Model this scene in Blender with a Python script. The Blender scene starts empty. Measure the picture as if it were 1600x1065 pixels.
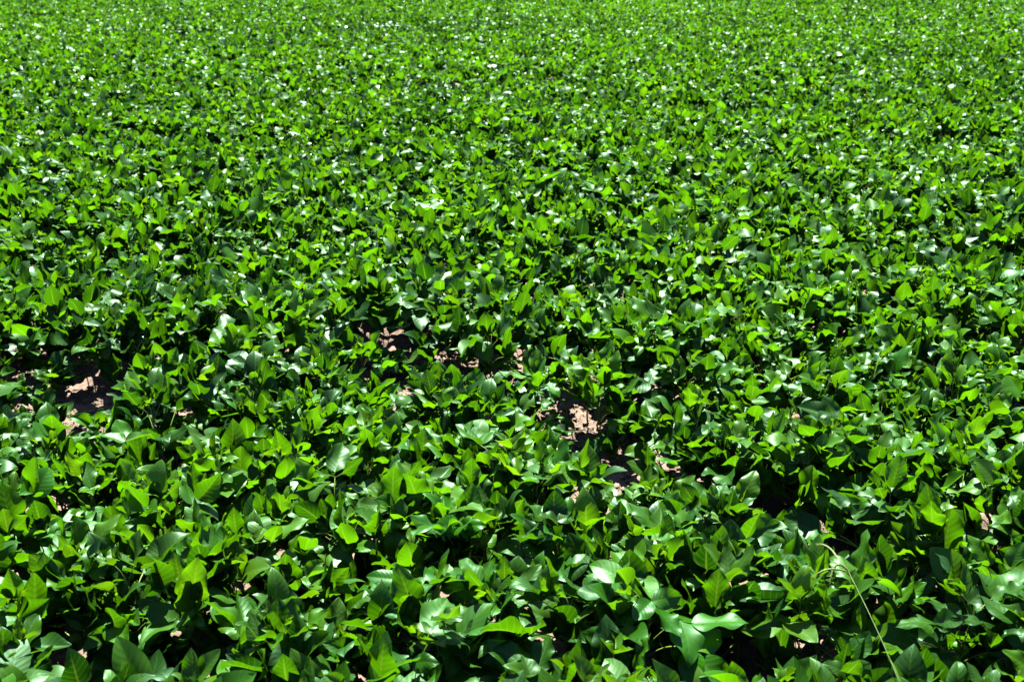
import bpy, math, random
import numpy as np
from mathutils import Matrix, Vector

rng = np.random.default_rng(20240611)
random.seed(7)
R = math.radians
scene = bpy.context.scene
C = scene.collection

# ------------------------------------------------------------------ camera
CAM_H = 2.06
FOCAL = 38.0
PITCH = 20.7
FPX = 1600 * FOCAL / 36.0                      # focal length in pixels of the 1600 px photograph
cam_d = bpy.data.cameras.new("camera")
cam = bpy.data.objects.new("camera", cam_d)
C.objects.link(cam)
cam.location = (0, 0, CAM_H)
cam.rotation_euler = (R(90 - PITCH), 0, 0)
cam_d.lens = FOCAL
cam_d.sensor_width = 36.0
cam_d.clip_start = 0.05
cam_d.clip_end = 1500
cam_d.dof.use_dof = True
cam_d.dof.focus_distance = 3.9
cam_d.dof.aperture_fstop = 5.0
scene.camera = cam


def ray(px, py):
    v = Vector(((px - 800) / FPX, -(py - 532.5) / FPX, -1.0))
    return cam.rotation_euler.to_matrix() @ v


def at(px, py, z):
    """World point at height z seen at photograph pixel px, py (used once to read places off the photo)."""
    d = ray(px, py)
    k = (z - CAM_H) / d.z
    return Vector((0, 0, CAM_H)) + d * k


cp, sp = math.cos(R(PITCH)), math.sin(R(PITCH))


def project(x, y, z):
    zc = y * cp + (CAM_H - z) * sp             # depth
    yc = -y * sp + (CAM_H - z) * cp            # down
    return 800 + FPX * x / zc, 532.5 + FPX * yc / zc, zc


# ------------------------------------------------------------------ light
SUN_DIR = Vector((-0.04, 0.46, 0.87)).normalized()
elev = math.asin(SUN_DIR.z)
azim = math.atan2(SUN_DIR.x, SUN_DIR.y)
w = bpy.data.worlds.new("World")
scene.world = w
w.use_nodes = True
nt = w.node_tree
sky = nt.nodes.new("ShaderNodeTexSky")
sky.sky_type = 'NISHITA'
sky.sun_disc = False
sky.air_density = 0.65
sky.dust_density = 0.3
sky.sun_elevation = elev
sky.sun_rotation = azim
bg = nt.nodes["Background"]
bg.inputs["Strength"].default_value = 0.05
nt.links.new(sky.outputs[0], bg.inputs["Color"])
sun_d = bpy.data.lights.new("sun", 'SUN')
sun_d.energy = 5.0
sun_d.angle = R(0.5)
sun_d.color = (1.0, 0.96, 0.88)
sun = bpy.data.objects.new("sun", sun_d)
C.objects.link(sun)
sun.location = SUN_DIR * 40
sun.rotation_euler = SUN_DIR.to_track_quat('Z', 'Y').to_euler()

scene.view_settings.view_transform = 'Standard'
scene.view_settings.look = 'None'
scene.view_settings.exposure = 1.8
scene.view_settings.gamma = 1.0
scene.render.engine = 'CYCLES'
cy = scene.cycles
cy.max_bounces = 3
cy.diffuse_bounces = 0
cy.glossy_bounces = 2
cy.transmission_bounces = 0
cy.transparent_max_bounces = 4
cy.caustics_reflective = False
cy.caustics_refractive = False
cy.use_denoising = True
cy.denoiser = 'OPENIMAGEDENOISE'
cy.denoising_input_passes = 'RGB_ALBEDO_NORMAL'
cy.denoising_prefilter = 'ACCURATE'
scene.render.use_persistent_data = False


# ------------------------------------------------------------------ material helpers
def new_mat(name):
    m = bpy.data.materials.new(name)
    m.use_nodes = True
    t = m.node_tree
    t.nodes.clear()
    out = t.nodes.new("ShaderNodeOutputMaterial")
    return m, t, out


class N:
    """Tiny node-graph helper."""
    def __init__(s, t):
        s.t = t

    def put(s, sock, v):
        if hasattr(v, "is_output") or hasattr(v, "links"):
            s.t.links.new(v, sock)
        elif isinstance(v, tuple) and len(v) == 3:
            sock.default_value = (*v, 1)
        else:
            sock.default_value = v

    def math(s, op, a, b=0.0, c=None, clamp=False):
        n = s.t.nodes.new("ShaderNodeMath")
        n.operation = op
        n.use_clamp = clamp
        s.put(n.inputs[0], a)
        s.put(n.inputs[1], b)
        if c is not None:
            s.put(n.inputs[2], c)
        return n.outputs[0]

    def mix(s, f, a, b):
        n = s.t.nodes.new("ShaderNodeMix")
        n.data_type = 'RGBA'
        s.put(n.inputs[0], f)
        s.put(n.inputs[6], a)
        s.put(n.inputs[7], b)
        return n.outputs[2]

    def step(s, v, lo, hi, a=0.0, b=1.0):
        n = s.t.nodes.new("ShaderNodeMapRange")
        n.interpolation_type = 'SMOOTHSTEP'
        s.put(n.inputs[0], v)
        n.inputs[1].default_value = lo
        n.inputs[2].default_value = hi
        n.inputs[3].default_value = a
        n.inputs[4].default_value = b
        return n.outputs[0]

    def noise(s, vec, scale, detail=2.0, rough=0.5):
        n = s.t.nodes.new("ShaderNodeTexNoise")
        if vec is not None:
            s.t.links.new(vec, n.inputs["Vector"])
        n.inputs["Scale"].default_value = scale
        n.inputs["Detail"].default_value = detail
        n.inputs["Roughness"].default_value = rough
        return n.outputs[0]

    def node(s, kind):
        return s.t.nodes.new(kind)


def leaf_material(name, from_object):
    """Soybean leaf: top and underside, veins, light passing through. The tint (amount of green, youth, hue) is either the object's colour or
    a mesh attribute."""
    m, t, out = new_mat(name)
    g = N(t)
    if from_object:
        tint = g.node("ShaderNodeObjectInfo").outputs["Color"]
    else:
        a = g.node("ShaderNodeAttribute")
        a.attribute_name = "tint"
        tint = a.outputs["Color"]
    sep = g.node("ShaderNodeSeparateColor")
    t.links.new(tint, sep.inputs[0])
    tone, young, hue = sep.outputs[0], sep.outputs[1], sep.outputs[2]
    uv = g.node("ShaderNodeUVMap")
    uv.uv_map = "UVMap"
    sx = g.node("ShaderNodeSeparateXYZ")
    t.links.new(uv.outputs[0], sx.inputs[0])
    tt = g.math('ABSOLUTE', g.math('MULTIPLY_ADD', sx.outputs[0], 2.0, -1.0))
    q = g.math('SUBTRACT', sx.outputs[1], g.math('MULTIPLY', tt, 0.24))
    ph = g.math('FRACT', g.math('MULTIPLY', q, 7.5))
    lat = g.math('ABSOLUTE', g.math('SUBTRACT', ph, 0.5))          # 0.5 on the vein ... 0 between
    vein_l = g.step(lat, 0.40, 0.5)
    vein_m = g.step(tt, 0.03, 0.10, 1.0, 0.0)
    vein = g.math('MAXIMUM', g.math('MULTIPLY', vein_l, 0.7), vein_m)
    tc = g.node("ShaderNodeTexCoord")
    mp = g.node("ShaderNodeMapping")
    t.links.new(uv.outputs[0], mp.inputs[0])
    comb = g.node("ShaderNodeCombineXYZ")
    t.links.new(g.math('MULTIPLY', hue, 37.0), comb.inputs[0])
    t.links.new(g.math('MULTIPLY', tone, 51.0), comb.inputs[1])
    t.links.new(comb.outputs[0], mp.inputs[1])
    mott = g.noise(mp.outputs[0], 5.0, 3.0)
    fine = g.noise(mp.outputs[0], 34.0, 2.0)
    dark = g.mix(hue, (0.002, 0.040, 0.003), (0.010, 0.060, 0.001))
    mid = g.mix(hue, (0.038, 0.215, 0.002), (0.102, 0.265, 0.001))
    top = g.mix(tone, dark, mid)
    top = g.mix(young, top, (0.110, 0.260, 0.004))
    top = g.mix(g.step(mott, 0.35, 0.75, 0.0, 0.35), top, g.mix(0.5, top, (0.06, 0.18, 0.004)))
    top = g.mix(g.math('MULTIPLY', vein, 0.40), top, (0.10, 0.24, 0.02))
    vo = g.node("ShaderNodeTexVoronoi")
    t.links.new(mp.outputs[0], vo.inputs["Vector"])
    vo.inputs["Scale"].default_value = 9.0
    spot = g.math('MULTIPLY', g.step(vo.outputs["Distance"], 0.05, 0.12, 1.0, 0.0), g.step(g.noise(mp.outputs[0], 1.3, 1.0), 0.55, 0.62))
    top = g.mix(g.math('MULTIPLY', spot, 0.75), top, (0.24, 0.19, 0.05))
    under = g.mix(0.55, top, (0.050, 0.150, 0.018))
    geo = g.node("ShaderNodeNewGeometry")
    back = geo.outputs["Backfacing"]
    col = g.mix(back, top, under)
    # relief: puckered between the veins, fine skin grain
    h = g.math('ADD', g.math('MULTIPLY', lat, -0.9), g.math('MULTIPLY', vein_m, -0.35))
    h = g.math('ADD', h, g.math('MULTIPLY', fine, 0.22))
    bmp = g.node("ShaderNodeBump")
    bmp.inputs["Strength"].default_value = 0.17
    bmp.inputs["Distance"].default_value = 0.004
    t.links.new(h, bmp.inputs["Height"])
    p = g.node("ShaderNodeBsdfPrincipled")
    t.links.new(col, p.inputs["Base Color"])
    g.put(p.inputs["Roughness"], g.math('MULTIPLY_ADD', fine, 0.10, g.math('MULTIPLY_ADD', back, 0.15, g.math('MULTIPLY_ADD', g.math('FRACT', g.math('MULTIPLY', hue, 13.7)), 0.13, 0.35))))
    p.inputs["IOR"].default_value = 1.45
    g.put(p.inputs["Coat Weight"], g.math('MULTIPLY_ADD', back, -0.32, 0.32))
    p.inputs["Coat Roughness"].default_value = 0.36
    p.inputs["Coat Tint"].default_value = (0.85, 1.0, 0.9, 1)
    p.inputs["Specular Tint"].default_value = (0.46, 1.0, 0.58, 1)
    g.put(p.inputs["Specular IOR Level"], g.math('MULTIPLY_ADD', back, -0.60, 1.0))
    t.links.new(bmp.outputs[0], p.inputs["Normal"])
    tr = g.node("ShaderNodeBsdfTranslucent")
    tcol = g.mix(tone, (0.013, 0.085, 0.0005), (0.112, 0.365, 0.0008))
    tcol = g.mix(young, tcol, (0.19, 0.44, 0.003))
    tcol = g.mix(g.math('MULTIPLY', vein, 0.35), tcol, (0.30, 0.52, 0.03))
    t.links.new(tcol, tr.inputs["Color"])
    t.links.new(bmp.outputs[0], tr.inputs["Normal"])
    mx = g.node("ShaderNodeMixShader")
    mx.inputs[0].default_value = 0.50
    t.links.new(p.outputs[0], mx.inputs[1])
    t.links.new(tr.outputs[0], mx.inputs[2])
    if from_object:
        # a few small holes eaten by insects
        v2 = g.node("ShaderNodeTexVoronoi")
        t.links.new(mp.outputs[0], v2.inputs["Vector"])
        v2.inputs["Scale"].default_value = 5.5
        wob = g.math('MULTIPLY_ADD', fine, 0.12, v2.outputs["Distance"])
        hole = g.math('MULTIPLY', g.math('LESS_THAN', wob, 0.15), g.math('GREATER_THAN', g.noise(mp.outputs[0], 0.9, 1.0), 0.60))
        hx_ = g.node("ShaderNodeMixShader")
        t.links.new(hole, hx_.inputs[0])
        t.links.new(mx.outputs[0], hx_.inputs[1])
        t.links.new(g.node("ShaderNodeBsdfTransparent").outputs[0], hx_.inputs[2])
        mx = hx_
    t.links.new(mx.outputs[0], out.inputs[0])
    return m


def stem_material(name, c1, c2):
    m, t, out = new_mat(name)
    g = N(t)
    tc = g.node("ShaderNodeTexCoord")
    n1 = g.noise(tc.outputs["Object"], 60.0, 3.0)
    p = g.node("ShaderNodeBsdfPrincipled")
    t.links.new(g.mix(g.step(n1, 0.35, 0.65), c1, c2), p.inputs["Base Color"])
    p.inputs["Roughness"].default_value = 0.55
    tr = g.node("ShaderNodeBsdfTranslucent")
    t.links.new(g.mix(0.5, c1, c2), tr.inputs["Color"])
    mx = g.node("ShaderNodeMixShader")
    mx.inputs[0].default_value = 0.2
    t.links.new(p.outputs[0], mx.inputs[1])
    t.links.new(tr.outputs[0], mx.inputs[2])
    t.links.new(mx.outputs[0], out.inputs[0])
    return m


def soil_material(name, dry):
    m, t, out = new_mat(name)
    g = N(t)
    geo = g.node("ShaderNodeNewGeometry")
    pos = geo.outputs["Position"]
    n1 = g.noise(pos, 3.0, 4.0)
    n2 = g.noise(pos, 45.0, 5.0, 0.65)
    n3 = g.noise(pos, 260.0, 3.0, 0.6)
    c = g.mix(g.step(n1, 0.3, 0.7), (0.225, 0.160, 0.116), (0.31, 0.225, 0.168))
    c = g.mix(g.step(n2, 0.35, 0.7, 0.0, 0.6), c, (0.37, 0.28, 0.215) if dry else (0.36, 0.27, 0.205))
    c = g.mix(g.step(n3, 0.5, 0.75, 0.0, 0.5), c, (0.16, 0.10, 0.07))
    p = g.node("ShaderNodeBsdfPrincipled")
    t.links.new(c, p.inputs["Base Color"])
    p.inputs["Roughness"].default_value = 0.95
    p.inputs["Specular IOR Level"].default_value = 0.15
    b = g.node("ShaderNodeBump")
    b.inputs["Strength"].default_value = 0.8
    b.inputs["Distance"].default_value = 0.012
    t.links.new(g.math('ADD', g.math('MULTIPLY', n2, 0.8), g.math('MULTIPLY', n3, 0.4)), b.inputs["Height"])
    t.links.new(b.outputs[0], p.inputs["Normal"])
    t.links.new(p.outputs[0], out.inputs[0])
    return m


M_LEAF = leaf_material("soybean_leaf", True)
M_LEAF_FIELD = leaf_material("soybean_leaf_field", False)
M_STEM = stem_material("soybean_stem", (0.13, 0.24, 0.03), (0.24, 0.30, 0.06))
M_STALK = stem_material("leaf_stalk", (0.20, 0.38, 0.035), (0.30, 0.44, 0.07))
M_GRASS = stem_material("grass_blade", (0.10, 0.24, 0.03), (0.18, 0.30, 0.07))
M_DRYGRASS = stem_material("yellow_grass", (0.32, 0.40, 0.04), (0.45, 0.46, 0.08))
M_SEED = stem_material("seed_head", (0.17, 0.27, 0.06), (0.26, 0.33, 0.11))
M_WEED = stem_material("weed_leaf", (0.02, 0.10, 0.015), (0.04, 0.16, 0.02))
M_SOIL = soil_material("soil", False)
M_CLOD = soil_material("soil_clod", True)


# ------------------------------------------------------------------ mesh helpers
def np_mesh(name, verts, quads=None, tris=None, uv=None, mats=(), smooth=True, mat_idx=None):
    """Fast mesh from arrays; uv is per vertex."""
    me = bpy.data.meshes.new(name)
    verts = np.asarray(verts, np.float32)
    me.vertices.add(len(verts))
    me.vertices.foreach_set("co", verts.ravel())
    idx, starts, tot = [], [], 0
    if quads is not None and len(quads):
        q = np.asarray(quads, np.int32)
        idx.append(q.ravel())
        starts.append(tot + 4 * np.arange(len(q), dtype=np.int32))
        tot += q.size
    if tris is not None and len(tris):
        q = np.asarray(tris, np.int32)
        idx.append(q.ravel())
        starts.append(tot + 3 * np.arange(len(q), dtype=np.int32))
        tot += q.size
    idx = np.concatenate(idx)
    starts = np.concatenate(starts)
    me.loops.add(tot)
    me.loops.foreach_set("vertex_index", idx)
    me.polygons.add(len(starts))
    me.polygons.foreach_set("loop_start", starts)
    if uv is not None:
        l = me.uv_layers.new(name="UVMap")
        l.data.foreach_set("uv", np.asarray(uv, np.float32)[idx].ravel())
    for mm in mats:
        me.materials.append(mm)
    if mat_idx is not None:
        me.polygons.foreach_set("material_index", np.asarray(mat_idx, np.int32))
    if smooth:
        me.polygons.foreach_set("use_smooth", np.ones(len(starts), bool))
    me.update(calc_edges=True)
    me.validate()
    return me


def tube_arrays(pts, rad, sides=6):
    pts = np.asarray(pts, float)
    n = len(pts)
    tan = np.gradient(pts, axis=0)
    tan /= np.linalg.norm(tan, axis=1)[:, None] + 1e-9
    ref = np.array([0.31, 0.17, 0.93]) if abs(tan[0][2]) < 0.8 else np.array([1.0, 0.1, 0.0])
    a = np.cross(tan, ref)
    a /= np.linalg.norm(a, axis=1)[:, None] + 1e-9
    b = np.cross(tan, a)
    th = np.linspace(0, 2 * math.pi, sides, endpoint=False)
    rad = np.broadcast_to(np.asarray(rad, float), (n,))
    v = pts[:, None] + rad[:, None, None] * (a[:, None] * np.cos(th)[None, :, None] + b[:, None] * np.sin(th)[None, :, None])
    i = np.arange(n - 1)[:, None] * sides
    j = np.arange(sides)[None]
    j2 = (j + 1) % sides
    quads = np.stack([i + j, i + j2, i + sides + j2, i + sides + j], -1).reshape(-1, 4)
    return v.reshape(-1, 3), quads


def link(name, me, parent=None):
    o = bpy.data.objects.new(name, me)
    C.objects.link(o)
    if parent:
        o.parent = parent
    return o


def tag(o, label=None, cat=None, group=None, kind=None):
    if label:
        o["label"] = label
    if cat:
        o["category"] = cat
    if group:
        o["group"] = group
    if kind:
        o["kind"] = kind
    return o


# ------------------------------------------------------------------ ground: one sheet, fine near the camera, out to the horizon
NOISE = {}


def smooth_noise(x, y, f, seed):
    if seed not in NOISE:
        NOISE[seed] = np.random.default_rng(seed).standard_normal((256, 256))
    g = NOISE[seed]
    x = x * f + 1000.5
    y = y * f + 1000.5
    xi, yi = np.floor(x).astype(int), np.floor(y).astype(int)
    fx, fy = x - xi, y - yi
    fx = fx * fx * (3 - 2 * fx)
    fy = fy * fy * (3 - 2 * fy)
    G = lambda a, b: g[a % 256, b % 256]
    return (G(xi, yi) * (1 - fx) + G(xi + 1, yi) * fx) * (1 - fy) + (G(xi, yi + 1) * (1 - fx) + G(xi + 1, yi + 1) * fx) * fy


def ground_z(x, y):
    near = np.clip(1.4 - np.hypot(x, y - 4) / 12, 0, 1)
    z = 0.010 * smooth_noise(x, y, 3.0, 1) + near * (0.010 * smooth_noise(x, y, 9, 2) + 0.009 * smooth_noise(x, y, 20, 3) + 0.008 * smooth_noise(x, y, 34, 4))
    return z


def spread(lo, hi, step, far, grow=1.12):
    a = list(np.arange(lo, hi, step))
    s, x = step, a[-1]
    up = []
    while x < far:
        s *= grow
        x += s
        up.append(x)
    s, x = step, a[0]
    dn = []
    while x > -far:
        s *= grow
        x -= s
        dn.append(x)
    return np.array(dn[::-1] + a + up)


gx, gy = spread(-3.0, 3.0, 0.014, 900), spread(1.6, 6.2, 0.014, 900)
X, Y = np.meshgrid(gx, gy)
Z = ground_z(X, Y)
nx, ny = len(gx), len(gy)
i = (np.arange(ny - 1)[:, None] * nx + np.arange(nx - 1)[None]).ravel()
ground = link("ground", np_mesh("ground", np.stack([X.ravel(), Y.ravel(), Z.ravel()], 1), quads=np.stack([i, i + 1, i + nx + 1, i + nx], 1), mats=[M_SOIL]))
tag(ground, "dry pinkish tan soil showing in gaps between soybean rows", "soil", kind="structure")

# soil that shows in the photograph: pixel x, pixel y, half width in metres, clearance
GAPS = [(10, 650, .10), (90, 635, .11), (170, 645, .10), (335, 608, .05), (120, 700, .05), (610, 600, .08), (660, 587, .08), (735, 600, .06), (790, 615, .05), (635, 650, .07),
        (640, 684, .06), (800, 660, .04), (870, 700, .05), (985, 672, .07), (1010, 765, .06), (950, 820, .04), 
        (1235, 850, .03), (1270, 868, .04), (1430, 1050, .07), (1218, 1040, .04)]

# clods and crumbs lying on it
import bmesh
bm = bmesh.new()
bmesh.ops.create_icosphere(bm, subdivisions=2, radius=1)
ico_v = np.array([v.co[:] for v in bm.verts])
ico_f = np.array([[v.index for v in f.verts] for f in bm.faces])
bm.free()
cv, cf = [], []
n_cl = 9000
gp_xy = [at(px, py, 0.0) for px, py, _ in GAPS]
pick = rng.integers(0, len(GAPS), n_cl)
wide = rng.random(n_cl) < 0.2
cx_ = np.array([gp_xy[q].x for q in pick]) + rng.normal(0, 0.20, n_cl)
cy_ = np.array([gp_xy[q].y for q in pick]) + rng.normal(0, 0.22, n_cl)
cx_ = np.where(wide, rng.uniform(-3, 3, n_cl), cx_)
cy_ = np.where(wide, rng.uniform(2.0, 6.0, n_cl), cy_)
cs = 0.0025 + 0.016 * rng.random(n_cl) ** 5.0
cz_ = ground_z(cx_, cy_)
for k in range(n_cl):
    fr = rng.normal(0, 1, 3)
    lump = 1 + 0.22 * np.sin(ico_v @ (fr * 3.1) + k) + 0.12 * np.sin(ico_v @ (fr[::-1] * 6.3) + 2 * k)
    v = ico_v * lump[:, None] * cs[k] * np.array([1 + .4 * rng.random(), 1 + .4 * rng.random(), .75])
    a = rng.uniform(0, 6.28)
    ca, sa = math.cos(a), math.sin(a)
    v = np.stack([v[:, 0] * ca - v[:, 1] * sa, v[:, 0] * sa + v[:, 1] * ca, v[:, 2]], 1)
    cv.append(v + [cx_[k], cy_[k], cz_[k] + cs[k] * 0.1])
    cf.append(ico_f + k * len(ico_v))
clods = link("soil_clods", np_mesh("soil_clods", np.concatenate(cv), tris=np.concatenate(cf), mats=[M_CLOD], smooth=False))
tag(clods, "crumbs and small clods of dry soil between the plants", "soil clods", kind="stuff")


# bits of straw and dead leaf lying on the soil
M_STRAW = stem_material("straw", (0.36, 0.27, 0.15), (0.50, 0.40, 0.25))
lv, lq = [], []
for k in range(420):
    q_ = gp_xy[rng.integers(0, len(GAPS))]
    x, y = q_.x + rng.normal(0, 0.2), q_.y + rng.normal(0, 0.2)
    a, L, wd_ = rng.uniform(0, 6.28), rng.uniform(0.012, 0.06), rng.uniform(0.0008, 0.002)
    if rng.random() < 0.25:
        L, wd_ = rng.uniform(0.015, 0.03), rng.uniform(0.005, 0.010)
    d = np.array([math.cos(a), math.sin(a), 0])
    n_ = np.array([-d[1], d[0], 0])
    z = float(ground_z(np.array([x]), np.array([y]))[0]) + 0.008
    c0 = np.array([x, y, z])
    kk = rng.uniform(0, .006)
    lv.append(np.array([c0 - d * L / 2 - n_ * wd_ * .3, c0 - d * L / 2 + n_ * wd_ * .3, c0 - n_ * wd_ + [0, 0, kk], c0 + n_ * wd_ + [0, 0, kk * 1.5], c0 + d * L / 2 - n_ * wd_ * .3, c0 + d * L / 2 + n_ * wd_ * .3]))
    lq.append(np.array([[0, 1, 3, 2], [2, 3, 5, 4]]) + 6 * k)
litter = link("straw_litter", np_mesh("straw_litter", np.concatenate(lv), quads=np.concatenate(lq), mats=[M_STRAW]))
tag(litter, "bits of dry straw and dead leaf scattered on the bare soil", "straw", kind="stuff")


# ------------------------------------------------------------------ soybean leaflet shapes (unit length along +y, upper side +z)
def leaflet_shape(ns, nt_, p):
    s = np.linspace(0, 1, ns)
    t_ = np.linspace(-1, 1, nt_)
    t_ = np.sign(t_) * np.abs(t_) ** 0.9
    prof = (s ** p["a"]) * ((1 - s) ** p["b"])
    prof = prof / ((np.linspace(0, 1, 200) ** p["a"] * (1 - np.linspace(0, 1, 200)) ** p["b"]).max())
    prof = np.maximum(prof, 0.012)
    half = 0.5 * p["w"] * prof
    ang = p["b0"] + p["b1"] * s + p["b2"] * s ** 3
    ds = 1.0 / (ns - 1)
    my = np.concatenate([[0], np.cumsum(np.cos((ang[1:] + ang[:-1]) / 2)) * ds])
    mz = np.concatenate([[0], np.cumsum(np.sin((ang[1:] + ang[:-1]) / 2)) * ds])
    S, T = np.meshgrid(s, t_, indexing="ij")
    H = half[:, None] * np.ones_like(T)
    x = T * H
    zo = np.sqrt(x ** 2 + 0.0006) * math.tan(p["fold"]) + p["cup"] * x ** 2
    side = np.where(T > 0, p["ph1"], p["ph2"])
    zo += p["wave"] * T ** 2 * np.sin(2 * math.pi * p["wf"] * S + side) * np.minimum(1, 4 * S * (1 - S))
    q = S - 0.24 * np.abs(T)
    zo += p["puck"] * np.abs(np.sin(math.pi * 7.5 * q)) * np.minimum(1, 3 * (1 - np.abs(T)) + .2) * np.minimum(1, np.abs(T) * 4)
    # sideways sway of the tip and twist along the midrib
    x = x * math.cos(p["fold"]) + p["sway"] * S ** 2
    tw = p["twist"] * (S - 0.2)
    xc = x * np.cos(tw) - zo * np.sin(tw)
    zc = x * np.sin(tw) + zo * np.cos(tw)
    v = np.stack([xc, my[:, None] - zc * np.sin(ang)[:, None], mz[:, None] + zc * np.cos(ang)[:, None]], -1)
    uv = np.stack([(T + 1) / 2, S], -1)
    i = (np.arange(ns - 1)[:, None] * nt_ + np.arange(nt_ - 1)[None]).ravel()
    quads = np.stack([i, i + 1, i + nt_ + 1, i + nt_], 1)
    return v.reshape(-1, 3), quads, uv.reshape(-1, 2)


N_SHAPES = 28
PARAMS = []
for k in range(N_SHAPES):
    r = rng.random
    young = k >= N_SHAPES - 4
    PARAMS.append(dict(
        a=0.50 + 0.16 * r(), b=0.80 + 0.30 * r(), w=0.56 + 0.20 * r(),
        b0=R(rng.normal(8, 8)), b1=R(rng.normal(-16, 22)), b2=R(rng.normal(-14, 34)),
        fold=R(abs(rng.normal(12, 11)) + (22 if young else 0)), cup=rng.normal(-0.1, 0.85),
        wave=0.020 + 0.075 * r() ** 1.5, wf=rng.uniform(0.8, 2.2), ph1=rng.uniform(0, 6.28), ph2=rng.uniform(0, 6.28),
        puck=0.003 + 0.006 * r(), sway=rng.normal(0, 0.06), twist=R(rng.normal(0, 32))))
# a few leaves bent hard over by the wind
for k in (3, 9, 15):
    PARAMS[k]["b2"] = R(-75 + 10 * k / 3)
    PARAMS[k]["wave"] = 0.07
NEAR_SHAPES = [leaflet_shape(19, 13, p) for p in PARAMS]
MID_SHAPES = [leaflet_shape(7, 5, p) for p in PARAMS]
FAR_SHAPES = [leaflet_shape(5, 3, p) for p in PARAMS]
LEAFLET_MESH = [np_mesh("leaflet", v, quads=q, uv=u, mats=[M_LEAF]) for v, q, u in NEAR_SHAPES]

# leaf stalks (petioles): unit chord along +y, arching, with the small swelling at both ends
STALK_MESH, STALK_ARCH = [], []
for k in range(7):
    s = np.linspace(0, 1, 10)
    ar = rng.uniform(0.03, 0.17)
    sw = rng.normal(0, 0.05)
    pts = np.stack([sw * np.sin(math.pi * s), s, ar * 4 * s * (1 - s) * (0.6 + 0.4 * s)], 1)
    rad = 0.0130 + 0.005 * np.exp(-((s) / 0.07) ** 2) + 0.004 * np.exp(-((1 - s) / 0.06) ** 2)
    v, q = tube_arrays(pts, rad, 6)
    STALK_MESH.append(np_mesh("leaf", v, quads=q, mats=[M_STALK]))

# ------------------------------------------------------------------ where the plants stand: rows across the view, thinned where the photo shows soil
ROW0, ROW_STEP = 2.58, 0.425


def half_width(y):
    return 0.54 * y + 1.6


plants = []                                     # x, y, height, row
row = -4
while True:
    yr = ROW0 + row * ROW_STEP
    if yr > 46:
        break
    if yr > 0.95:
        hw = half_width(yr) + (0.8 if yr < 8 else 0)
        far = yr > 12
        step = 0.070 if not far else 0.112
        xs = np.arange(-hw, hw, step) + rng.normal(0, 0.035, len(np.arange(-hw, hw, step)))
        for x in xs:
            y = yr + rng.normal(0, 0.115 if not far else 0.09)
            h = rng.normal(0.375, 0.045 if not far else 0.07)
            h *= 1 + 0.07 * float(smooth_noise(np.array([x]), np.array([y]), 0.9, 11)[0]) + 0.13 * float(smooth_noise(np.array([x * .3]), np.array([y]), 1.1, 12)[0])
            h = min(h, 0.44)
            if far and rng.random() < 0.03 or not far and rng.random() < 0.03:
                continue
            plants.append([x, y, max(0.18, min(0.50, h)), row])
    row += 1
P = np.array(plants)

keep = np.ones(len(P), bool)
for px, py, hwid in GAPS:
    g = at(px, py, 0.0)
    ang = math.atan2(CAM_H, g.y)
    dirx = g.x / g.y
    dy = g.y - P[:, 1]
    lat = np.abs(P[:, 0] - dirx * P[:, 1])
    los = np.clip(dy, 0, None) * math.tan(ang)
    hit = (dy > -0.10) & (dy < 1.0) & (lat < hwid + 0.03)
    lim = np.maximum(los - 0.02, 0.0)
    gone = hit & (lim < 0.13) & (lat < hwid + 0.01)
    low = gone & (rng.random(len(P)) < 0.45)     # a stunted seedling is left here and there
    P[low, 2] = 0.13
    keep &= ~(gone & ~low)
    P[:, 2] = np.where(hit & (lim >= 0.13), np.minimum(P[:, 2], np.maximum(lim, 0.16)), P[:, 2])
# dark hollows: plants missing but no soil to be seen
for px, py, rr in [(935, 470, .18), (1035, 250, .25), (700, 300, .2)]:
    g = at(px, py, 0.12)
    keep &= ~(np.hypot(P[:, 0] - g.x, (P[:, 1] - g.y) * 1.2) < rr)
P = P[keep]
nP = len(P)

# ------------------------------------------------------------------ grow every plant (vectorised): N_L leaves of three leaflets each
N_L = 11
h = P[:, 2]
phi0 = rng.uniform(0, 2 * math.pi, nP)
lean = rng.normal(0, 0.07, (nP, 2)) + np.array([-0.02, -0.03])
ptone = np.clip(0.5 + 0.26 * rng.standard_normal(nP) + 0.12 * smooth_noise(P[:, 0], P[:, 1], 0.5, 21) + 0.12 * smooth_noise(P[:, 0] * .25, P[:, 1], 0.8, 22), 0.05, 1)
phue = np.clip(0.5 + 0.25 * rng.standard_normal(nP), 0, 1)
base = np.stack([P[:, 0], P[:, 1], ground_z(P[:, 0], P[:, 1]) - 0.005], 1)
stem_top = base + np.stack([lean[:, 0] * h, lean[:, 1] * h, 0.74 * h], 1)

tf = (np.arange(N_L) + 0.5) / N_L
tf = tf[None] * np.ones((nP, 1))
node_f = 0.22 + 0.78 * tf + rng.normal(0, 0.02, (nP, N_L))
node_f = np.clip(node_f, 0.2, 1.0)
node = base[:, None] + (stem_top - base)[:, None] * node_f[..., None]
az = phi0[:, None] + math.pi * np.arange(N_L)[None] + rng.normal(0, 0.75, (nP, N_L))
Lp = (0.085 + 0.075 * rng.random((nP, N_L))) * (1.05 - 0.62 * tf ** 2) * (h[:, None] / 0.355) ** 0.8
pe = R(22) + R(46) * tf + rng.normal(0, R(13), (nP, N_L))
pdir = np.stack([np.cos(az) * np.cos(pe), np.sin(az) * np.cos(pe), np.sin(pe)], -1)
pend = node + pdir * Lp[..., None]
upright = rng.random((nP, N_L)) < 0.58
leaf_e = np.where(upright, rng.normal(R(54), R(15), (nP, N_L)), rng.normal(R(2), R(24), (nP, N_L)))
leaf_roll = rng.normal(0, R(20), (nP, N_L))
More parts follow.
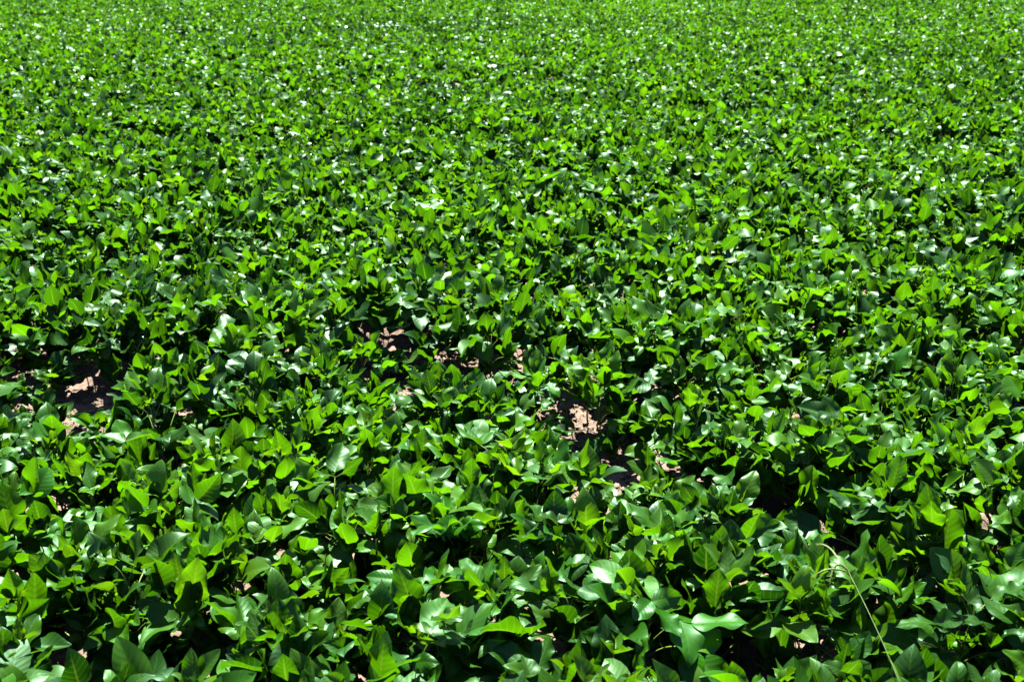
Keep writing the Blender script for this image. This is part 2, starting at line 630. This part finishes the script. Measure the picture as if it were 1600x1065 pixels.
lsize = (0.093 + 0.042 * rng.random((nP, N_L))) * (0.86 + 0.66 * tf - 0.98 * tf ** 2.2) * (h[:, None] / 0.355) ** 0.32
young = np.clip((tf - 0.80) / 0.15, 0, 1) * rng.uniform(0.15, 0.8, (nP, N_L)) + (rng.random((nP, N_L)) < 0.05) * 0.45
lsize *= np.where(tf > 0.9, 0.72, 1.0) * (1 + 0.03 * np.clip((3.6 - P[:, 1:2]) / 1.0, 0, 1))

# leaflets: 0 terminal, 1 and 2 lateral
sgn = np.array([0.0, 1.0, -1.0])
laz = az[..., None] + sgn * (R(68) + rng.normal(0, R(12), (nP, N_L, 3))) + rng.normal(0, R(6), (nP, N_L, 3))
le = leaf_e[..., None] * np.array([1.0, 0.72, 0.72]) + rng.normal(0, R(13), (nP, N_L, 3))
lr = leaf_roll[..., None] * np.array([1.0, 0.6, 0.6]) + sgn * np.where(upright, R(38), R(2))[..., None] + rng.normal(0, R(15), (nP, N_L, 3))
ll = lsize[..., None] * np.array([1.08, 0.94, 0.94]) * rng.uniform(0.90, 1.08, (nP, N_L, 3))
hx = np.stack([np.cos(laz), np.sin(laz), np.zeros_like(laz)], -1)
rx = np.stack([np.sin(laz), -np.cos(laz), np.zeros_like(laz)], -1)
zz = np.zeros_like(hx)
zz[..., 2] = 1
yv = hx * np.cos(le)[..., None] + zz * np.sin(le)[..., None]
nv = np.cross(rx, yv)
xv = rx * np.cos(lr)[..., None] - nv * np.sin(lr)[..., None]
zv = np.cross(xv, yv)
term = np.stack([np.cos(az) * np.cos(leaf_e), np.sin(az) * np.cos(leaf_e), np.sin(leaf_e)], -1)
rach = 0.20 * lsize
org = np.repeat(pend[:, :, None], 3, 2)
org[:, :, 0] += term * rach[..., None]
shape = rng.integers(0, N_SHAPES - 4, (nP, N_L, 3))
shape = np.where((tf > 0.9)[..., None], rng.integers(N_SHAPES - 4, N_SHAPES, (nP, N_L, 3)), shape)
tone = np.clip(ptone[:, None, None] + 0.16 * rng.standard_normal((nP, N_L, 3)) + 0.18 * rng.standard_normal((nP, N_L, 1)), 0.02, 1)
hue = np.clip(phue[:, None, None] + 0.15 * rng.standard_normal((nP, N_L, 3)), 0, 1)
yng = np.repeat(young[..., None], 3, 2)
stalk_k = rng.integers(0, 7, (nP, N_L))
drop = rng.random((nP, N_L)) < 0.06             # a leaf missing here and there
drop |= (np.arange(N_L)[None] < 2) & (h[:, None] < 0.22)

# ------------------------------------------------------------------ the 300 plants that show largest
sx_, sy_, sz_ = project(P[:, 0], P[:, 1], 0.75 * h)
seen = (sx_ > -25) & (sx_ < 1625) & (sy_ < 1100)
order = np.argsort(np.where(seen, sz_, 1e9))
hero = order[:300]
is_hero = np.zeros(nP, bool)
is_hero[hero] = True

rows_present = sorted(set(P[hero, 3].astype(int)))
ORD = ["first", "second", "third", "fourth", "fifth", "sixth", "seventh", "eighth", "ninth", "tenth", "eleventh", "twelfth", "thirteenth", "fourteenth",
       "fifteenth", "sixteenth", "seventeenth", "eighteenth", "nineteenth", "twentieth"]


def ordinal(n):
    if n <= 20:
        return ORD[n - 1]
    tens = {2: "twenty", 3: "thirty", 4: "forty", 5: "fifty"}[n // 10]
    return {20: "twentieth", 30: "thirtieth", 40: "fortieth", 50: "fiftieth"}.get(n, tens + "-" + ORD[n % 10 - 1])


gap_ground = [at(px, py, 0.0) for px, py, _ in GAPS]
label_of = {}
for ri, rr in enumerate(rows_present):
    mem = sorted([k for k in hero if int(P[k, 3]) == rr], key=lambda k: sx_[k])
    for j, k in enumerate(mem):
        size = "tall" if h[k] > 0.395 else "small low" if h[k] < 0.27 else "bushy"
        tonew = "bright green" if ptone[k] > 0.66 else "dark green" if ptone[k] < 0.36 else "green"
        by = min(math.hypot(q.x - P[k, 0], q.y - P[k, 1]) for q in gap_ground) < 0.25
        n = len(mem)
        place = f"{ordinal(j + 1)} from left" if j < (n + 1) // 2 else (f"{ordinal(n - j)} from right" if j < n - 1 else "last at right")
        where = "nearest row" if ri == 0 else f"{ordinal(ri + 1)} row back"
        label_of[k] = f"{size} {tonew} soybean plant {'beside bare soil, ' if by else ''}{place} in {where}"

G_PLANT = "soybean plants growing in rows in the foreground"
for k in hero:
    rt = bpy.data.objects.new("soybean_plant", None)
    C.objects.link(rt)
    rt.empty_display_size = 0.05
    rt.location = base[k]
    tag(rt, label_of[k], "soybean plant", G_PLANT)
    top = stem_top[k] - base[k]
    nn = 11
    s = np.linspace(0, 1, nn)
    side = np.array([math.cos(phi0[k]), math.sin(phi0[k]), 0])
    pts = top[None] * s[:, None] + side[None] * (0.006 * np.where(np.arange(nn) % 2, 1, -1) * (s > 0.2))[:, None]
    v, q = tube_arrays(pts, 0.0044 - 0.0024 * s, 7)
    link("stem", np_mesh("stem", v, quads=q, mats=[M_STEM]), rt)
    for j in range(N_L):
        if drop[k, j]:
            continue
        d = pdir[k, j]
        xa = np.cross(d, [0, 0, 1.0])
        xa /= np.linalg.norm(xa)
        za = np.cross(xa, d)
        L = float(Lp[k, j])
        Ml = Matrix(((xa[0], d[0], za[0], 0), (xa[1], d[1], za[1], 0), (xa[2], d[2], za[2], 0), (0, 0, 0, 1))) @ Matrix.Diagonal((max(L, .07), L, max(L, .07) , 1))
        Ml.translation = node[k, j] - base[k]
        lf = link("leaf", STALK_MESH[stalk_k[k, j]], rt)
        lf.matrix_basis = Ml
        inv = Ml.inverted()
        for c in range(3):
            le_ = float(ll[k, j, c])
            xx, yy, zz_ = xv[k, j, c] * le_, yv[k, j, c] * le_, zv[k, j, c] * le_
            o3 = org[k, j, c] - base[k]
            W = Matrix(((xx[0], yy[0], zz_[0], o3[0]), (xx[1], yy[1], zz_[1], o3[1]), (xx[2], yy[2], zz_[2], o3[2]), (0, 0, 0, 1)))
            lo = link("leaflet", LEAFLET_MESH[shape[k, j, c]], lf)
            lo.matrix_parent_inverse = inv
            lo.matrix_basis = W
            lo.color = (float(tone[k, j, c]), float(yng[k, j, c]), float(hue[k, j, c]), 1)

# ------------------------------------------------------------------ all the other plants of the field: one object
V, Q, U, T_, MI = [], [], [], [], []
off = 0


def add_block(v, q, u, tcol, mi):
    global off
    V.append(v.astype(np.float32))
    Q.append((q + off).astype(np.int32))
    U.append(u.astype(np.float32))
    T_.append(tcol.astype(np.float32))
    MI.append(np.full(len(q), mi, np.int32))
    off += len(v)


rest = np.where(~is_hero)[0]
dist = P[:, 1]
for lod, shapes, sel in ((0, MID_SHAPES, rest[dist[rest] < 11]), (1, FAR_SHAPES, rest[dist[rest] >= 11])):
    jmin = 0 if lod == 0 else 2
    mask = np.zeros((nP, N_L, 3), bool)
    mask[sel, jmin:] = True
    mask &= ~drop[..., None]
    for sh in range(N_SHAPES):
        pk, jk, ck = np.where(mask & (shape == sh))
        if not len(pk):
            continue
        v0, q0, u0 = shapes[sh]
        # the far canopy loses its hidden lower leaves, so its leaves are a little larger there
        Ls = ll[pk, jk, ck] * (1.0 if lod == 0 else 1.02)
        v = (v0[None, :, 0, None] * xv[pk, jk, ck][:, None] + v0[None, :, 1, None] * yv[pk, jk, ck][:, None] + v0[None, :, 2, None] * zv[pk, jk, ck][:, None]) * Ls[:, None, None] + org[pk, jk, ck][:, None]
        n, m = len(pk), len(v0)
        q = (q0[None] + (np.arange(n) * m)[:, None, None]).reshape(-1, 4)
        tc = np.stack([tone[pk, jk, ck], yng[pk, jk, ck], hue[pk, jk, ck], np.ones(n)], 1)
        add_block(v.reshape(-1, 3), q, np.tile(u0, (n, 1)), np.repeat(tc, m, 0), 0)
    # stalks and stems as three-sided tubes, only where they can be seen
    if lod == 0:
        pk, jk = np.where(mask[:, :, 0])
        a, b = node[pk, jk], pend[pk, jk]
        r_ = np.full(len(pk), 0.0013)
        a2, b2 = base[sel], stem_top[sel]
        A, B = np.concatenate([a, a2]), np.concatenate([b, b2])
        RR = np.concatenate([r_, np.full(len(sel), 0.003)])
        d = B - A
        xa = np.cross(d, np.array([0.37, 0.11, 0.2]))
        xa /= np.linalg.norm(xa, axis=1)[:, None] + 1e-9
        ya = np.cross(d, xa)
        ya /= np.linalg.norm(ya, axis=1)[:, None] + 1e-9
        ring = np.stack([xa * math.cos(t3) + ya * math.sin(t3) for t3 in (0, 2.094, 4.189)], 1) * RR[:, None, None]
        v = np.concatenate([A[:, None] + ring, B[:, None] + ring], 1)
        q0 = np.array([[0, 1, 4, 3], [1, 2, 5, 4], [2, 0, 3, 5]])
        q = (q0[None] + (np.arange(len(A)) * 6)[:, None, None]).reshape(-1, 4)
        add_block(v.reshape(-1, 3), q, np.zeros((len(A) * 6, 2)), np.tile([.6, 0, .5, 1], (len(A) * 6, 1)), 1)
V, Q, U, T_, MI = (np.concatenate(a) for a in (V, Q, U, T_, MI))
me = np_mesh("soybean_crop", V, quads=Q, uv=U, mats=[M_LEAF_FIELD, M_STALK], mat_idx=MI)
ca = me.color_attributes.new("tint", 'FLOAT_COLOR', 'POINT')
ca.data.foreach_set("color", T_.ravel())
crop = link("soybean_crop", me)
tag(crop, "dense green soybean crop filling the field behind the foreground plants", "soybean crop", kind="stuff")
print("plants", nP, "field quads", len(Q))


# ------------------------------------------------------------------ the weeds among the crop
def ribbon(pts, width, mat, name, fold=0.25, up=(0, 0, 1)):
    """A grass blade: a folded strip along pts, tapering to its tip."""
    pts = np.asarray(pts, float)
    n = len(pts)
    tan = np.gradient(pts, axis=0)
    tan /= np.linalg.norm(tan, axis=1)[:, None]
    sd = np.cross(tan, np.asarray(up, float))
    sd /= np.linalg.norm(sd, axis=1)[:, None] + 1e-9
    nr = np.cross(sd, tan)
    s = np.linspace(0, 1, n)
    wd = width * np.minimum(1, 0.45 + 3 * s) * np.clip((1 - s) * 2.2, 0.03, 1)
    v = np.stack([pts - sd * wd[:, None] + nr * wd[:, None] * fold, pts, pts + sd * wd[:, None] + nr * wd[:, None] * fold], 1).reshape(-1, 3)
    i = (np.arange(n - 1)[:, None] * 3 + np.arange(2)[None]).ravel()
    return np_mesh(name, v, quads=np.stack([i, i + 1, i + 4, i + 3], 1), mats=[mat])


def bez(p0, p1, p2, p3, n=14):
    s = np.linspace(0, 1, n)[:, None]
    p0, p1, p2, p3 = (np.array(p, float) for p in (p0, p1, p2, p3))
    return (1 - s) ** 3 * p0 + 3 * (1 - s) ** 2 * s * p1 + 3 * (1 - s) * s * s * p2 + s ** 3 * p3


def seed_head(pts, rad, name):
    """A bristly grass spike: a knobbly core with short awns."""
    pts = np.asarray(pts, float)
    n = len(pts)
    s = np.linspace(0, 1, n)
    r_ = rad * np.clip(np.minimum(s * 6 + .3, (1 - s) * 4 + .12), 0, 1) * (1 + 0.22 * np.sin(s * 60))
    v, q = tube_arrays(pts, r_, 7)
    vs, qs, o = [v], [q], len(v)
    for k in range(150):
        f = rng.random() * (n - 1)
        i0 = min(int(f), n - 2)
        p = pts[i0] + (pts[i0 + 1] - pts[i0]) * (f - i0)
        d = rng.normal(0, 1, 3)
        d /= np.linalg.norm(d)
        tn = pts[i0 + 1] - pts[i0]
        d = d + tn / np.linalg.norm(tn) * 0.9
        d /= np.linalg.norm(d)
        e = p + d * rad * 2.3
        sd = np.cross(d, [0.3, 0.2, 0.9])
        sd = sd / np.linalg.norm(sd) * 0.0005
        vs.append(np.array([p - sd, p + sd, e + sd * .2, e - sd * .2]))
        qs.append(np.array([[0, 1, 2, 3]]) + o)
        o += 4
    return np_mesh(name, np.concatenate(vs), quads=np.concatenate(qs), mats=[M_SEED])


# foxtail grass leaning over the plants at the lower right
tipp = at(1326, 893, 0.46)
low = at(1412, 1062, 0.40)
foot = Vector((low.x + 0.05, low.y - 0.16, float(ground_z(np.array([low.x + .05]), np.array([low.y - .16]))[0])))
fx = bpy.data.objects.new("foxtail_grass", None)
C.objects.link(fx)
fx.location = foot
tag(fx, "pale foxtail grass stalk with drooping seed heads leaning over the soybean leaves", "grass")


def rel(p):
    return np.array(p) - np.array(foot)


st = bez(rel(foot), rel(foot + Vector((0, 0.02, 0.30))), rel(low), rel(tipp), 22)
v, q = tube_arrays(st, np.linspace(0.0016, 0.0009, 22), 6)
link("stalk", np_mesh("stalk", v, quads=q, mats=[M_GRASS]), fx)
e1, e2 = at(1308, 893, 0.475), at(1296, 925, 0.43)
link("seed_head", seed_head(bez(rel(tipp), rel(at(1318, 880, .475)), rel(at(1300, 868, .49)), rel(at(1297, 915, .43)), 22), 0.0033, "seed_head"), fx)
link("seed_head", seed_head(bez(rel(tipp), rel(at(1308, 888, .47)), rel(at(1290, 884, .48)), rel(at(1272, 900, .45)), 22), 0.0028, "seed_head"), fx)
link("seed_head", seed_head(bez(rel(at(1309, 874, .478)), rel(at(1302, 858, .49)), rel(at(1290, 848, .49)), rel(at(1275, 850, .48)), 20), 0.0028, "seed_head"), fx)
b0 = rel(foot)
link("blade", ribbon(bez(b0, b0 + [0.0, 0.02, 0.22], rel(at(1418, 1066, .38)), rel(at(1385, 1020, .42)), 16), 0.0075, M_GRASS, "blade"), fx)
link("blade", ribbon(bez(b0, b0 + [0.02, 0.02, 0.2], b0 + [0.10, 0.05, .30], b0 + [0.18, 0.10, .25], 16), 0.006, M_GRASS, "blade"), fx)


def tuft(name, px, py, z0, n, length, spreadr, mat, label, cat):
    g = at(px, py, z0)
    rt = bpy.data.objects.new(name, None)
    C.objects.link(rt)
    rt.location = (g.x, g.y, float(ground_z(np.array([g.x]), np.array([g.y]))[0]))
    tag(rt, label, cat)
    for k in range(n):
        a = rng.uniform(0, 6.28)
        o = np.array([math.cos(a), math.sin(a), 0])
        L = length * rng.uniform(0.6, 1.1)
        sr = spreadr * rng.uniform(0.3, 1.2)
        p0 = o * 0.012
        link("blade", ribbon(bez(p0, p0 + [0, 0, L * .5], o * sr * .5 + [0, 0, L * .85], o * sr + [0, 0, L * rng.uniform(.7, 1)], 10), rng.uniform(.0014, .0026), mat, "blade", up=tuple(o)), rt)
    return rt


tuft("grass_tuft", 1535, 955, 0.10, 26, 0.24, 0.09, M_DRYGRASS, "tuft of thin yellowish grass blades in a dark hollow between soybean plants", "grass")
tuft("grass_seedling", 722, 905, 0.20, 12, 0.32, 0.05, M_DRYGRASS, "small yellow-green grass seedling with stiff spiky blades among dark soybean leaves", "grass")

# feathery weed in the gap right of the middle
g = at(990, 832, 0.10)
wd = bpy.data.objects.new("feathery_weed", None)
C.objects.link(wd)
wd.location = (g.x, g.y, float(ground_z(np.array([g.x]), np.array([g.y]))[0]))
tag(wd, "low dark green feathery weed growing beside bare soil", "weed")
v, q = tube_arrays(np.stack([np.zeros(6), np.zeros(6), np.linspace(0, .11, 6)], 1), np.linspace(.003, .0015, 6), 6)
link("stem", np_mesh("stem", v, quads=q, mats=[M_STALK]), wd)
for k in range(9):
    a = k * 2.4
    o = np.array([math.cos(a), math.sin(a), 0])
    sd0 = np.array([-math.sin(a), math.cos(a), 0])
    z0 = 0.03 + 0.009 * k
    mid = bez([0, 0, z0], o * .03 + [0, 0, z0 + .035], o * .07 + [0, 0, z0 + .05], o * .10 + [0, 0, z0 + .03], 12)
    vs, qs, oo = [], [], 0
    for m in range(1, 12):
        ln = 0.022 * math.sin(math.pi * (m / 12.5) ** .8) + .004
        for sg in (-1, 1):
            d = sd0 * sg + o * .6
            d = d / np.linalg.norm(d)
            p = mid[m]
            wv = np.cross(d, [0, 0, 1]) * .0035
            vs.append(np.array([p, p + d * ln * .5 + wv + [0, 0, .002], p + d * ln, p + d * ln * .5 - wv + [0, 0, .002]]))
            qs.append(np.array([[0, 1, 2, 3]]) + oo)
            oo += 4
    tv, tq = tube_arrays(mid, .0008, 4)
    vs.append(tv)
    qs.append(tq + oo)
    link("frond", np_mesh("frond", np.concatenate(vs), quads=np.concatenate(qs), mats=[M_WEED]), wd)
